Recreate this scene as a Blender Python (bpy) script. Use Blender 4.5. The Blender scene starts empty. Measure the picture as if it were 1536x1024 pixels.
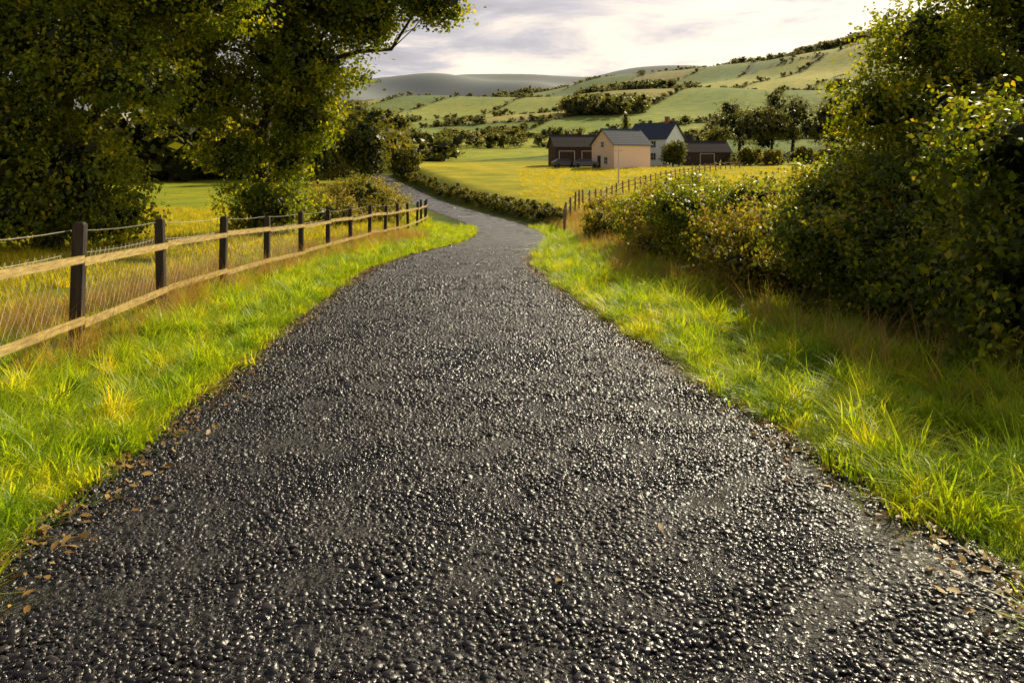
import bpy, math, random
import numpy as np
from mathutils import Vector, Matrix, noise as mnoise
random.seed(7)
RNG=np.random.default_rng(11)
scene=bpy.context.scene
COL=scene.collection

# ------------------------------------------------------------------ helpers
def link(o,parent=None):
    COL.objects.link(o)
    if parent is not None: o.parent=parent
    return o
def empty(name,loc=(0,0,0)):
    e=bpy.data.objects.new(name,None); e.location=loc; e.empty_display_size=0.2
    return link(e)
def fast_mesh(name,co,quads,attrs=None,smooth=False,cols=None,tris=None):
    me=bpy.data.meshes.new(name)
    co=np.asarray(co,dtype=np.float32).reshape(-1,3)
    me.vertices.add(len(co)); me.vertices.foreach_set("co",co.ravel())
    parts=[];starts=[];s=0
    if quads is not None and len(quads):
        q=np.asarray(quads,dtype=np.int32); parts.append(q.ravel()); starts.append(np.arange(len(q))*4); s=q.size
    if tris is not None and len(tris):
        t=np.asarray(tris,dtype=np.int32); parts.append(t.ravel()); starts.append(s+np.arange(len(t))*3)
    li=np.concatenate(parts); st=np.concatenate(starts).astype(np.int32)
    me.loops.add(len(li)); me.loops.foreach_set("vertex_index",li)
    me.polygons.add(len(st)); me.polygons.foreach_set("loop_start",st)
    if smooth: me.polygons.foreach_set("use_smooth",np.ones(len(st),dtype=bool))
    me.update(calc_edges=True)
    if attrs:
        for k,v in attrs.items():
            a=me.attributes.new(k,'FLOAT','POINT'); a.data.foreach_set("value",np.asarray(v,dtype=np.float32))
    if cols is not None:
        a=me.color_attributes.new("Col",'FLOAT_COLOR','POINT')
        c=np.ones((len(co),4),dtype=np.float32); c[:,:3]=cols
        a.data.foreach_set("color",c.ravel())
    return me
def obj(name,me,mat=None,parent=None,loc=None):
    o=bpy.data.objects.new(name,me)
    if mat is not None:
        for m in (mat if isinstance(mat,(list,tuple)) else [mat]): me.materials.append(m)
    if loc is not None: o.location=loc
    return link(o,parent)

class PB:  # polygon builder
    def __init__(s): s.v=[];s.f=[]
    def box(s,c,h,ax=None,top=None):
        c=Vector(c)
        if ax is None: ax=(Vector((1,0,0)),Vector((0,1,0)),Vector((0,0,1)))
        n=len(s.v)
        for k in(-1,1):
            for j in(-1,1):
                for i in(-1,1):
                    sc=1.0 if (top is None or k<0) else top
                    s.v.append(c+ax[0]*h[0]*i*sc+ax[1]*h[1]*j*sc+ax[2]*h[2]*k)
        for q in((0,2,3,1),(4,5,7,6),(0,1,5,4),(2,6,7,3),(0,4,6,2),(1,3,7,5)): s.f.append(tuple(n+a for a in q))
    def tube(s,pts,rad,sides=6,cap=True):
        n0=len(s.v); m=len(pts)
        up=Vector((0.13,0.31,0.9)).normalized()
        for i,p in enumerate(pts):
            p=Vector(p); a=Vector(pts[max(i-1,0)]); b=Vector(pts[min(i+1,m-1)])
            t=(b-a); t=t.normalized() if t.length>1e-9 else Vector((0,0,1))
            u=t.cross(up)
            if u.length<1e-3: u=t.cross(Vector((1,0,0)))
            u.normalize(); w=t.cross(u)
            for k in range(sides):
                an=2*math.pi*k/sides
                s.v.append(p+(u*math.cos(an)+w*math.sin(an))*rad[i])
        for i in range(m-1):
            for k in range(sides):
                k2=(k+1)%sides
                s.f.append((n0+i*sides+k,n0+i*sides+k2,n0+(i+1)*sides+k2,n0+(i+1)*sides+k))
        if cap:
            s.f.append(tuple(n0+k for k in range(sides))); s.f.append(tuple(n0+(m-1)*sides+k for k in reversed(range(sides))))
    def poly(s,pts):
        n=len(s.v); s.v+= [Vector(p) for p in pts]; s.f.append(tuple(range(n,n+len(pts))))
    def mesh(s,name,smooth=False,bevel=0):
        me=bpy.data.meshes.new(name); me.from_pydata([tuple(v) for v in s.v],[],s.f); me.update()
        if smooth:
            me.polygons.foreach_set("use_smooth",np.ones(len(me.polygons),dtype=bool))
        return me

# ------------------------------------------------------------------ materials
def newmat(name):
    m=bpy.data.materials.new(name); m.use_nodes=True; nt=m.node_tree; nt.nodes.clear()
    out=nt.nodes.new('ShaderNodeOutputMaterial'); return m,nt,out
def N(nt,typ,**kw):
    n=nt.nodes.new(typ)
    for k,v in kw.items():
        if k in('inputs',): 
            for a,b in v.items(): n.inputs[a].default_value=b
        else: setattr(n,k,v)
    return n
def ramp(nt,stops,interp='LINEAR'):
    r=nt.nodes.new('ShaderNodeValToRGB'); r.color_ramp.interpolation=interp
    el=r.color_ramp.elements
    while len(el)<len(stops): el.new(0.5)
    for e,(p,c) in zip(el,stops): e.position=p; e.color=(*c,1)
    return r
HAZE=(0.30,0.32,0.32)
def haze_mix(nt,colsock,y0=160,y1=2300,mx=0.88):  # aerial haze painted into the base colour, growing with world Y
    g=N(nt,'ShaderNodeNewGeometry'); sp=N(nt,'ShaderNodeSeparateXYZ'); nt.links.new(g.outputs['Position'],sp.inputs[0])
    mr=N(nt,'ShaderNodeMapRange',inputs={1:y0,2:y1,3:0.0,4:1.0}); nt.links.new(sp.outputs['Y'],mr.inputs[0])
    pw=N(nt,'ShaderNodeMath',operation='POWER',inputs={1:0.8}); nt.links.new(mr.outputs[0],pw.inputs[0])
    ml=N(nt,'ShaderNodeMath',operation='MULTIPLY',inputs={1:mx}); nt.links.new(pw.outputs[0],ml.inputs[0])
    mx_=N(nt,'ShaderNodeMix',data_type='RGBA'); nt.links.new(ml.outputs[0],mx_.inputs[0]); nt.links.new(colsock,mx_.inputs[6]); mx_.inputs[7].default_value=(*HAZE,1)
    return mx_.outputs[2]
def leafmat(name,stops,attr='rnd',transl=0.4,tboost=1.4,rough=0.5,haze=False,spec=0.3,patch=0.0):
    m,nt,out=newmat(name); L=nt.links
    if attr=='object':
        a=N(nt,'ShaderNodeObjectInfo'); s1=a.outputs['Random']
        b=N(nt,'ShaderNodeAttribute',attribute_name='rnd')
        w1=0.55*(1-patch); w2=0.45*(1-patch)
        ad=N(nt,'ShaderNodeMath',operation='MULTIPLY_ADD',inputs={1:w1}); L.new(s1,ad.inputs[0])
        m2=N(nt,'ShaderNodeMath',operation='MULTIPLY',inputs={1:w2}); L.new(b.outputs['Fac'],m2.inputs[0]); L.new(m2.outputs[0],ad.inputs[2])
        src=ad.outputs[0]
        if patch>0:
            g=N(nt,'ShaderNodeNewGeometry'); no=N(nt,'ShaderNodeTexNoise',inputs={'Scale':1.5,'Detail':4,'Roughness':0.6}); L.new(g.outputs['Position'],no.inputs['Vector'])
            mr=N(nt,'ShaderNodeMapRange',inputs={1:0.33,2:0.67,3:0.0,4:patch}); L.new(no.outputs['Fac'],mr.inputs[0])
            a3=N(nt,'ShaderNodeMath',operation='ADD'); L.new(src,a3.inputs[0]); L.new(mr.outputs[0],a3.inputs[1]); src=a3.outputs[0]
    else:
        a=N(nt,'ShaderNodeAttribute',attribute_name=attr); src=a.outputs['Fac']
    r=ramp(nt,stops); L.new(src,r.inputs[0]); col=r.outputs[0]
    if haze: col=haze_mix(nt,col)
    p=N(nt,'ShaderNodeBsdfPrincipled'); L.new(col,p.inputs['Base Color']); p.inputs['Roughness'].default_value=rough
    p.inputs['Specular IOR Level'].default_value=spec
    t=N(nt,'ShaderNodeBsdfTranslucent'); 
    mu=N(nt,'ShaderNodeMix',data_type='RGBA',blend_type='MULTIPLY'); mu.inputs[0].default_value=1; L.new(col,mu.inputs[6]); mu.inputs[7].default_value=(tboost*1.2,tboost*1.1,tboost*0.3,1)
    L.new(mu.outputs[2],t.inputs[0])
    ms=N(nt,'ShaderNodeMixShader'); ms.inputs[0].default_value=transl; L.new(p.outputs[0],ms.inputs[1]); L.new(t.outputs[0],ms.inputs[2])
    L.new(ms.outputs[0],out.inputs[0]); return m
def surfmat(name,c1,c2,scale=4,rough=0.7,bump=0.3,stretch=(1,1,1),spec=0.4,detail=6,metal=0):
    m,nt,out=newmat(name); L=nt.links
    tc=N(nt,'ShaderNodeTexCoord'); mp=N(nt,'ShaderNodeMapping'); mp.inputs['Scale'].default_value=stretch
    L.new(tc.outputs['Object'],mp.inputs[0])
    no=N(nt,'ShaderNodeTexNoise',inputs={'Scale':scale,'Detail':detail,'Roughness':0.65}); L.new(mp.outputs[0],no.inputs['Vector'])
    r=ramp(nt,[(0.3,c1),(0.7,c2)]); L.new(no.outputs['Fac'],r.inputs[0])
    p=N(nt,'ShaderNodeBsdfPrincipled',inputs={'Roughness':rough,'Metallic':metal}); p.inputs['Specular IOR Level'].default_value=spec
    L.new(r.outputs[0],p.inputs['Base Color'])
    b=N(nt,'ShaderNodeBump',inputs={'Strength':bump,'Distance':0.02}); L.new(no.outputs['Fac'],b.inputs['Height']); L.new(b.outputs[0],p.inputs['Normal'])
    L.new(p.outputs[0],out.inputs[0]); return m

M_leaf_tree=leafmat('tree_leaf',[(0,(0.03,0.055,0.006)),(0.45,(0.11,0.15,0.012)),(0.8,(0.30,0.31,0.016)),(1,(0.52,0.41,0.02))],transl=0.52,tboost=2.1)
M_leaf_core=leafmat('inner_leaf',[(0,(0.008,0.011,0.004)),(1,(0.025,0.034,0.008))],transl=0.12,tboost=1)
M_leaf_hedge=leafmat('hedge_leaf',[(0,(0.03,0.055,0.008)),(0.5,(0.10,0.14,0.014)),(0.85,(0.30,0.31,0.02)),(1,(0.45,0.29,0.05))],transl=0.5,tboost=2.1,rough=0.38,spec=0.4)
M_leaf_gold=leafmat('autumn_leaf',[(0,(0.06,0.07,0.01)),(0.45,(0.19,0.19,0.02)),(0.8,(0.38,0.30,0.07)),(1,(0.6,0.40,0.32))],transl=0.45,tboost=1.8)
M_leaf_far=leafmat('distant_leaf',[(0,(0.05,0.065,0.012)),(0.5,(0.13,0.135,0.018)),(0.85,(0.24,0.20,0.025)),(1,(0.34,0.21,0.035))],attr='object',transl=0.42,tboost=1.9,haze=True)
M_grass=leafmat('grass_blade',[(0,(0.07,0.14,0.009)),(0.30,(0.19,0.31,0.014)),(0.55,(0.37,0.47,0.02)),(0.85,(0.62,0.56,0.04)),(1,(0.62,0.47,0.12))],attr='object',transl=0.52,tboost=1.75,rough=0.42,patch=0.45)
M_fieldgrass=leafmat('field_grass',[(0,(0.24,0.29,0.018)),(0.5,(0.48,0.43,0.022)),(1,(0.66,0.48,0.05))],attr='object',transl=0.45,tboost=1.6,patch=0.4)
M_dry=leafmat('dry_grass',[(0,(0.24,0.13,0.05)),(0.6,(0.50,0.32,0.13)),(1,(0.72,0.52,0.28))],attr='object',transl=0.4,tboost=1.35)
M_fallen=leafmat('fallen_leaf',[(0,(0.14,0.06,0.02)),(0.5,(0.36,0.21,0.06)),(1,(0.6,0.42,0.12))],attr='object',transl=0.1,tboost=1.1)
M_bark=surfmat('bark',(0.018,0.013,0.009),(0.07,0.05,0.035),scale=9,rough=0.9,bump=0.9,stretch=(1,1,0.2))
M_post=surfmat('post_wood',(0.012,0.009,0.007),(0.07,0.048,0.03),scale=14,rough=0.8,bump=0.8,stretch=(1,1,0.12))
M_rail=surfmat('rail_wood',(0.28,0.18,0.06),(0.78,0.57,0.2),scale=14,rough=0.7,bump=0.7,stretch=(1,0.25,2.5))
M_railg=surfmat('weathered_wood',(0.16,0.10,0.05),(0.34,0.23,0.12),scale=10,rough=0.8,bump=0.4)
M_wire=surfmat('wire',(0.35,0.31,0.24),(0.55,0.5,0.4),scale=20,rough=0.4,bump=0.1,metal=0.5)

# ------------------------------------------------------------------ terrain functions
YY=np.arange(-20,400,0.5)
def prof(pts,sm=3.0):
    xs=[p[0] for p in pts]; ys=[p[1] for p in pts]
    v=np.interp(YY,xs,ys); k=np.exp(-0.5*(np.arange(-16,17)*0.5/sm)**2); k/=k.sum()
    vp=np.pad(v,16,mode='edge'); return np.convolve(vp,k,'valid')
RC=prof([(-20,0.9),(-12,0.6),(0,0.15),(3.5,-0.05),(6.5,-0.4),(9.8,-0.7),(13,-1.02),(20,-1.5),(25,-1.25),(30,-0.6),(36,-0.1),(42,-0.1),(48,-0.45),(54,-1.3),(60,-2.6),(70,-5.4),(80,-8.8),(95,-12.8),(110,-16.4),(130,-21),(150,-25.5),(180,-34),(400,-90)],1.5)
ZR=prof([(-20,0.9),(0,0),(30,-1.38),(42,-1.92),(50,-2.2),(60,-2.3),(70,-2.2),(80,-1.9),(95,-1.4),(110,-0.95),(130,-0.5),(150,-0.1),(200,1.0),(400,6)],3)
ZL=prof([(-20,0.5),(0,0.0),(10,-0.42),(20,-0.8),(32,-1.08),(42,-1.4),(60,-1.7),(100,-0.95),(150,-0.3),(200,1.0),(400,6)],3)
ZT=prof([(-20,0.6),(0,0.0),(8,-0.3),(15,-0.45),(30,-0.75),(42,-1.0),(60,-1.45),(70,-1.3),(85,-0.5),(100,0.2),(130,1.4),(150,1.9),(200,4),(400,9)],3)
HW=prof([(-20,2.25),(12,2.25),(20,2.05),(30,1.8),(400,1.7)],2)
def rc(y): return np.interp(y,YY,RC)
def hw(y): return np.interp(y,YY,HW)
def sst(a,b,x):
    t=np.clip((x-a)/(b-a),0,1); return t*t*(3-2*t)
_px=np.array([-4000,0,500,600,700,780,850,900,1000,1080,1150,1250,1340,1440,1536,1700,6000],float)
_py=np.array([205,190,168,158,152,143,133,123,111,101,95,76,52,30,10,-10,-10],float)
TR=(_px-768)/1195; RR=(250-_py)/1195
_d=np.array([700,700,750,800,850,900,950,950,950,900,880,850,820,800,780,760,700],float)
def wob(x,y,w,ph): return np.sin(x/w+ph)*np.cos(y/(w*1.17)-ph*1.7)+0.5*np.sin((x+y)/(w*0.53)+ph*2.3)
def H(x,y):
    x=np.asarray(x,float); y=np.asarray(y,float)
    yc=np.clip(y,-20,399)
    d=x-rc(yc); w=hw(yc)
    zr=np.interp(yc,YY,ZR)
    zs=np.where(d<0,np.interp(yc,YY,ZL),np.interp(yc,YY,ZT))
    b=sst(0.6,4.6,np.abs(d)-w)
    near=zr*(1-b)+zs*b
    near=near+0.05*b*wob(x,y,2.3,0.4)+0.12*b*wob(x,y,9,1.1)*sst(6,12,np.abs(d))
    ya=np.maximum(y,1.0); t=x/ya
    R=np.interp(t,TR,RR); D=np.interp(t,TR,_d)
    zv=near
    s=np.clip((y-170)/(D-170),0,1)
    top=1.6+R*D
    pr=0.6*s**1.2+0.4*sst(0,1,s)
    z=zv*(1-sst(0.0,0.5,s))+top*pr
    z=z+sst(0.05,0.3,s)*(1-sst(0.85,1,s))*(4*wob(x,y,55,0.3)+6*wob(x,y,120,2.0))
    back=sst(0,1,(y-D)/(D*0.7))
    z=z*(1-0.75*back)
    far=(345+13*np.sin(x/330+0.6)+9*np.sin(x/140+2)+4*np.sin(x/57))*sst(1700,3300,y)*(1-0.3*sst(3300,5200,y))
    far=far+sst(1700,2600,y)*22*wob(x,y,160,0.7)
    z=z+far
    z=z-0.07*(1-sst(-0.25,0.05,np.abs(d)-w))*(y<200)
    return z
def h1(x,y): return float(H(np.array([x]),np.array([y]))[0])
def hash2(i,j,k):
    v=np.sin(i*127.1+j*311.7+k*74.7)*43758.5453; return v-np.floor(v)
def fields(x,y):
    ca,sa=math.cos(math.radians(50)),math.sin(math.radians(50))
    a=(x*ca+y*sa)/240.0; b=(-x*sa+y*ca)/70.0
    b=b+0.3*np.sin(a*2.1)+0.12*np.sin(a*5)
    ia=np.floor(a); ib=np.floor(b)
    d1=np.full(x.shape,9.0); d2=np.full(x.shape,9.0); idv=np.zeros(x.shape)
    for i in(-1,0,1):
        for j in(-1,0,1):
            ca_=ia+i; cb=ib+j
            dx=ca_+0.15+0.7*hash2(ca_,cb,1)-a; dy=cb+0.15+0.7*hash2(ca_,cb,2)-b
            dd=np.sqrt(dx*dx+dy*dy); h=hash2(ca_,cb,3)
            closer=dd<d1
            d2=np.where(closer,d1,np.minimum(d2,dd)); idv=np.where(closer,h,idv); d1=np.where(closer,dd,d1)
    return idv,d2-d1

# terrain sheet (polar grid)
ang=np.concatenate([np.arange(-40,40.01,0.18),np.arange(42,318,4.0)])
ang=np.radians(ang); nA=len(ang)
rad=[0.05]
while rad[-1]<7000: rad.append(rad[-1]*1.014+0.03)
rad=np.array(rad); nR=len(rad)
A,Rr=np.meshgrid(ang,rad)
X=(Rr*np.sin(A)).ravel(); Y=(Rr*np.cos(A)).ravel()
Z=H(X,Y)
ii=np.arange(nR-1)[:,None]*nA; jj=np.arange(nA)[None,:]; j2=(jj+1)%nA
quads=np.stack([ii+jj,ii+j2,ii+nA+j2,ii+nA+jj],-1).reshape(-1,4)
fid,fb=fields(X,Y)
pal=np.array([(0.28,0.34,0.03),(0.48,0.49,0.04),(0.20,0.27,0.03),(0.62,0.56,0.045),(0.36,0.42,0.035),(0.55,0.45,0.08),(0.25,0.33,0.03),(0.42,0.46,0.035)])
hc=pal[(fid*7.999).astype(int)]
dark=np.array((0.05,0.065,0.012))
k=np.clip(1-fb/0.05,0,1)[:,None]; hc=hc*(1-k)+dark*k
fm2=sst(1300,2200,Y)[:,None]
hc=hc*(1-fm2)+(0.07+0.5*hc)*fm2*np.array((0.55,0.8,1.1))  # far hills: distance haze painted into vertex colours as a blue-grey shift
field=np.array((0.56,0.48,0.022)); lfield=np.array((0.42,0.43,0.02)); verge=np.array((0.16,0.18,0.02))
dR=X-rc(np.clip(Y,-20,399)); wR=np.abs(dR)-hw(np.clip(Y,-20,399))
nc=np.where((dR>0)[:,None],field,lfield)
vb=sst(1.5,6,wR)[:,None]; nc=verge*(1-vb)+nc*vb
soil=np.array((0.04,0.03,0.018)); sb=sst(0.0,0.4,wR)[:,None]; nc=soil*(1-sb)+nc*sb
fm=sst(160,178,Y)[:,None]
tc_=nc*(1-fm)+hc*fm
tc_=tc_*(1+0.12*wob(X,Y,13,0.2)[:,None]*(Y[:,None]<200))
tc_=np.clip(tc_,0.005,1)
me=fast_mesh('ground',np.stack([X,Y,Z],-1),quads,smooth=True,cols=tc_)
m,nt,out=newmat('ground_grass'); L=nt.links
ca=N(nt,'ShaderNodeVertexColor',layer_name='Col'); g=N(nt,'ShaderNodeNewGeometry')
n1=N(nt,'ShaderNodeTexNoise',inputs={'Scale':0.18,'Detail':9,'Roughness':0.68}); L.new(g.outputs['Position'],n1.inputs['Vector'])
n2=N(nt,'ShaderNodeTexNoise',inputs={'Scale':5,'Detail':6,'Roughness':0.8}); L.new(g.outputs['Position'],n2.inputs['Vector'])
n4=N(nt,'ShaderNodeTexNoise',inputs={'Scale':0.012,'Detail':6,'Roughness':0.6}); L.new(g.outputs['Position'],n4.inputs['Vector'])
r1=ramp(nt,[(0.3,(0.42,0.62,0.7)),(0.7,(1.25,1.15,1.1))]); L.new(n1.outputs['Fac'],r1.inputs[0])
r2=ramp(nt,[(0.3,(0.5,0.55,0.5)),(0.7,(1.3,1.25,1.2))]); L.new(n2.outputs['Fac'],r2.inputs[0])
r4=ramp(nt,[(0.35,(0.7,0.8,0.8)),(0.65,(1.2,1.1,1.1))]); L.new(n4.outputs['Fac'],r4.inputs[0])
cur=ca.outputs[0]
for rr_ in(r1,r2,r4):
    a1=N(nt,'ShaderNodeMix',data_type='RGBA',blend_type='MULTIPLY'); a1.inputs[0].default_value=1; L.new(cur,a1.inputs[6]); L.new(rr_.outputs[0],a1.inputs[7]); cur=a1.outputs[2]
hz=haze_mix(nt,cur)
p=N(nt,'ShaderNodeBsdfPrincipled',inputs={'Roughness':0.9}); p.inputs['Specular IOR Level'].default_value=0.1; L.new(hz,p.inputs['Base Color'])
bp=N(nt,'ShaderNodeBump',inputs={'Strength':0.8,'Distance':0.15}); L.new(n2.outputs['Fac'],bp.inputs['Height']); L.new(bp.outputs[0],p.inputs['Normal'])
L.new(p.outputs[0],out.inputs[0]); M_ground=m
obj('ground',me,M_ground)

# ------------------------------------------------------------------ road
ys=np.concatenate([np.arange(-8,30,0.2),np.arange(30,175,0.5)])
cs=np.linspace(-1,1,19)
c=rc(ys); w=hw(ys); dx=np.gradient(c,ys); nl=np.sqrt(1+dx*dx)
edge=0.07*np.sin(ys*2.1)+0.05*np.sin(ys*5.3+1)+0.03*np.sin(ys*13)
edge2=0.07*np.sin(ys*1.7+2)+0.05*np.sin(ys*4.7)+0.03*np.sin(ys*11+1)
P=[]
for q in cs:
    off=q*(w+0.02+(edge if q<0 else edge2)*abs(q)**6)
    x=c+off/nl; y=ys-off*dx/nl
    zc=np.interp(y,YY,ZR)+0.012+0.035*(1-q*q)-0.05*(abs(q)>0.999)
    P.append(np.stack([x,y,zc],-1))
P=np.stack(P,1)
ny,ncx=P.shape[:2]
ii=np.arange(ny-1)[:,None]*ncx; jj=np.arange(ncx-1)[None,:]
quads=np.stack([ii+jj,ii+jj+1,ii+ncx+jj+1,ii+ncx+jj],-1).reshape(-1,4)
me=fast_mesh('road',P.reshape(-1,3),quads,smooth=True,attrs={'u':np.tile(cs,ny)})
m,nt,out=newmat('tarmac'); L=nt.links
g=N(nt,'ShaderNodeNewGeometry')
dn=N(nt,'ShaderNodeTexNoise',inputs={'Scale':9,'Detail':3}); L.new(g.outputs['Position'],dn.inputs['Vector'])
ad=N(nt,'ShaderNodeMix',data_type='VECTOR'); ad.inputs[0].default_value=0.03; L.new(g.outputs['Position'],ad.inputs[4]); L.new(dn.outputs['Color'],ad.inputs[5])
v1=N(nt,'ShaderNodeTexVoronoi',feature='SMOOTH_F1',inputs={'Scale':26,'Smoothness':0.25}); L.new(ad.outputs[1],v1.inputs['Vector'])
v2=N(nt,'ShaderNodeTexVoronoi',feature='F1',inputs={'Scale':75}); L.new(ad.outputs[1],v2.inputs['Vector'])
n1=N(nt,'ShaderNodeTexNoise',inputs={'Scale':0.7,'Detail':8,'Roughness':0.72}); L.new(g.outputs['Position'],n1.inputs['Vector'])
n3=N(nt,'ShaderNodeTexNoise',inputs={'Scale':6,'Detail':6,'Roughness':0.75}); L.new(g.outputs['Position'],n3.inputs['Vector'])
hm=N(nt,'ShaderNodeMath',operation='MULTIPLY_ADD',inputs={1:0.3}); L.new(v2.outputs['Distance'],hm.inputs[0]); L.new(v1.outputs['Distance'],hm.inputs[2])
hs=N(nt,'ShaderNodeMath',operation='MULTIPLY_ADD',inputs={1:-3.0}); L.new(n3.outputs['Fac'],hs.inputs[0]); L.new(hm.outputs[0],hs.inputs[2])
bp=N(nt,'ShaderNodeBump',invert=True,inputs={'Strength':1.0,'Distance':0.028}); L.new(hs.outputs[0],bp.inputs['Height'])
rcl=ramp(nt,[(0.25,(0.008,0.0065,0.0065)),(0.75,(0.034,0.027,0.027))]); L.new(n1.outputs['Fac'],rcl.inputs[0])
vc=N(nt,'ShaderNodeMix',data_type='RGBA',blend_type='MULTIPLY'); vc.inputs[0].default_value=0.8; L.new(rcl.outputs[0],vc.inputs[6])
rr=ramp(nt,[(0.0,(1.3,1.3,1.3)),(0.6,(0.2,0.2,0.2))]); L.new(v1.outputs['Distance'],rr.inputs[0]); L.new(rr.outputs[0],vc.inputs[7])
p=N(nt,'ShaderNodeBsdfPrincipled'); L.new(vc.outputs[2],p.inputs['Base Color']); p.inputs['Specular IOR Level'].default_value=0.55
rg=N(nt,'ShaderNodeMapRange',inputs={1:0.36,2:0.62,3:0.14,4:0.5}); L.new(n1.outputs['Fac'],rg.inputs[0]); L.new(rg.outputs[0],p.inputs['Roughness'])
L.new(bp.outputs[0],p.inputs['Normal']); L.new(p.outputs[0],out.inputs[0])
obj('road',me,m)
def zroad(x,y):
    cc=rc(y); ww=hw(y); q=(x-cc)/ww
    return np.interp(y,YY,ZR)+0.012+0.035*(1-np.clip(q*q,0,1))

# ------------------------------------------------------------------ GN instancer
def instancer(name,pts,rots,scl,sources,parent=None):
    n=len(pts)
    me=bpy.data.meshes.new(name); me.vertices.add(n); me.vertices.foreach_set("co",np.asarray(pts,np.float32).ravel())
    a=me.attributes.new('rot','FLOAT_VECTOR','POINT'); a.data.foreach_set('vector',np.asarray(rots,np.float32).ravel())
    s=np.asarray(scl,np.float32); 
    if s.ndim==1: s=np.repeat(s[:,None],3,1)
    a=me.attributes.new('scl','FLOAT_VECTOR','POINT'); a.data.foreach_set('vector',s.ravel())
    a=me.attributes.new('idx','INT','POINT'); a.data.foreach_set('value',RNG.integers(0,len(sources),n).astype(np.int32))
    o=obj(name,me,parent=parent)
    ng=bpy.data.node_groups.new(name+'_scatter','GeometryNodeTree')
    ng.interface.new_socket('Geometry',in_out='INPUT',socket_type='NodeSocketGeometry')
    ng.interface.new_socket('Geometry',in_out='OUTPUT',socket_type='NodeSocketGeometry')
    gi=ng.nodes.new('NodeGroupInput'); go=ng.nodes.new('NodeGroupOutput')
    ip=ng.nodes.new('GeometryNodeInstanceOnPoints'); jn=ng.nodes.new('GeometryNodeJoinGeometry')
    for so in reversed(sources):
        oi=ng.nodes.new('GeometryNodeObjectInfo'); oi.inputs['Object'].default_value=so; oi.inputs['As Instance'].default_value=True
        ng.links.new(oi.outputs['Geometry'],jn.inputs[0])
    def na(nm,dt):
        x=ng.nodes.new('GeometryNodeInputNamedAttribute'); x.data_type=dt; x.inputs['Name'].default_value=nm; return x.outputs[0]
    ng.links.new(gi.outputs[0],ip.inputs['Points']); ng.links.new(jn.outputs[0],ip.inputs['Instance'])
    ip.inputs['Pick Instance'].default_value=True
    ng.links.new(na('idx','INT'),ip.inputs['Instance Index'])
    e2r=ng.nodes.new('FunctionNodeEulerToRotation'); ng.links.new(na('rot','FLOAT_VECTOR'),e2r.inputs[0]); ng.links.new(e2r.outputs[0],ip.inputs['Rotation'])
    ng.links.new(na('scl','FLOAT_VECTOR'),ip.inputs['Scale'])
    ng.links.new(ip.outputs[0],go.inputs[0])
    md=o.modifiers.new('scatter','NODES'); md.node_group=ng
    return o
def src(name,me,mats):
    for mm in (mats if isinstance(mats,(list,tuple)) else [mats]): me.materials.append(mm)
    return bpy.data.objects.new(name,me)

def tuft(name,nb,hmin,hmax,spread,width,lean,mat,seed,comb=0.0):
    r=np.random.default_rng(seed); seg=3
    V=[];Q=[];T=[];rn=[]
    for b in range(nb):
        a=r.uniform(0,2*math.pi); rr=spread*math.sqrt(r.uniform()); bx,by=rr*math.cos(a),rr*math.sin(a)
        da=a+r.normal()*0.9 
        if r.uniform()<comb: da=r.normal()*0.5
        h=r.uniform(hmin,hmax); ln=lean*r.uniform(0.2,1.2)*h; wd=width*r.uniform(0.6,1.2)
        dxx,dyy=math.cos(da),math.sin(da); px,py=-dyy,dxx; n0=len(V); rv=r.uniform()
        for s in range(seg+1):
            t=s/seg; ww=wd*(1-t**1.6)*0.5
            cx=bx+dxx*ln*t**2; cy=by+dyy*ln*t**2; cz=h*(t-0.25*lean*t*t*t)
            if s<seg: V+=[(cx+px*ww,cy+py*ww,cz),(cx-px*ww,cy-py*ww,cz)]; rn+=[rv,rv]
            else: V.append((cx,cy,cz)); rn.append(rv)
        for s in range(seg-1): Q.append((n0+2*s,n0+2*s+1,n0+2*s+3,n0+2*s+2))
        T.append((n0+2*seg-2,n0+2*seg-1,n0+2*seg))
    return src(name,fast_mesh(name,V,Q,attrs={'rnd':rn},tris=T),mat)
TG=[tuft('grass_tuft',28,0.07,0.20,0.09,0.011,1.2,M_grass,s,0.3) for s in range(5)]
TL=[tuft('long_grass_tuft',46,0.2,0.44,0.06,0.011,1.15,M_grass,s+10,0.4) for s in range(4)]
TD=[tuft('dry_grass_tuft',30,0.3,0.8,0.09,0.006,0.55,M_dry,s+20) for s in range(4)]
TF=[tuft('field_grass_tuft',36,0.10,0.26,0.22,0.02,0.9,M_fieldgrass,s+30) for s in range(3)]

def strip_points(n,y0,y1,o0,o1,side,pw=1.0):
    u=RNG.uniform(size=n); y=y0+(y1-y0)*u**pw
    o=RNG.uniform(o0,o1,n); x=rc(y)+side*(hw(y)+o)
    return x,y
def scatter(name,x,y,s0,s1,sources,parent=None,tilt=0.15,zoff=-0.01,smul=None):
    z=H(x,y)+zoff; n=len(x)
    r=np.stack([RNG.normal(0,tilt,n),RNG.normal(0,tilt,n),RNG.uniform(0,6.28,n)],-1)
    s=RNG.uniform(s0,s1,n)
    if smul is not None: s=s*smul
    return instancer(name,np.stack([x,y,z],-1),r,s,sources,parent)
def nz(x,y,s,o=0): return np.array([mnoise.noise(Vector((a*s,b*s,o))) for a,b in zip(x,y)])

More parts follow.
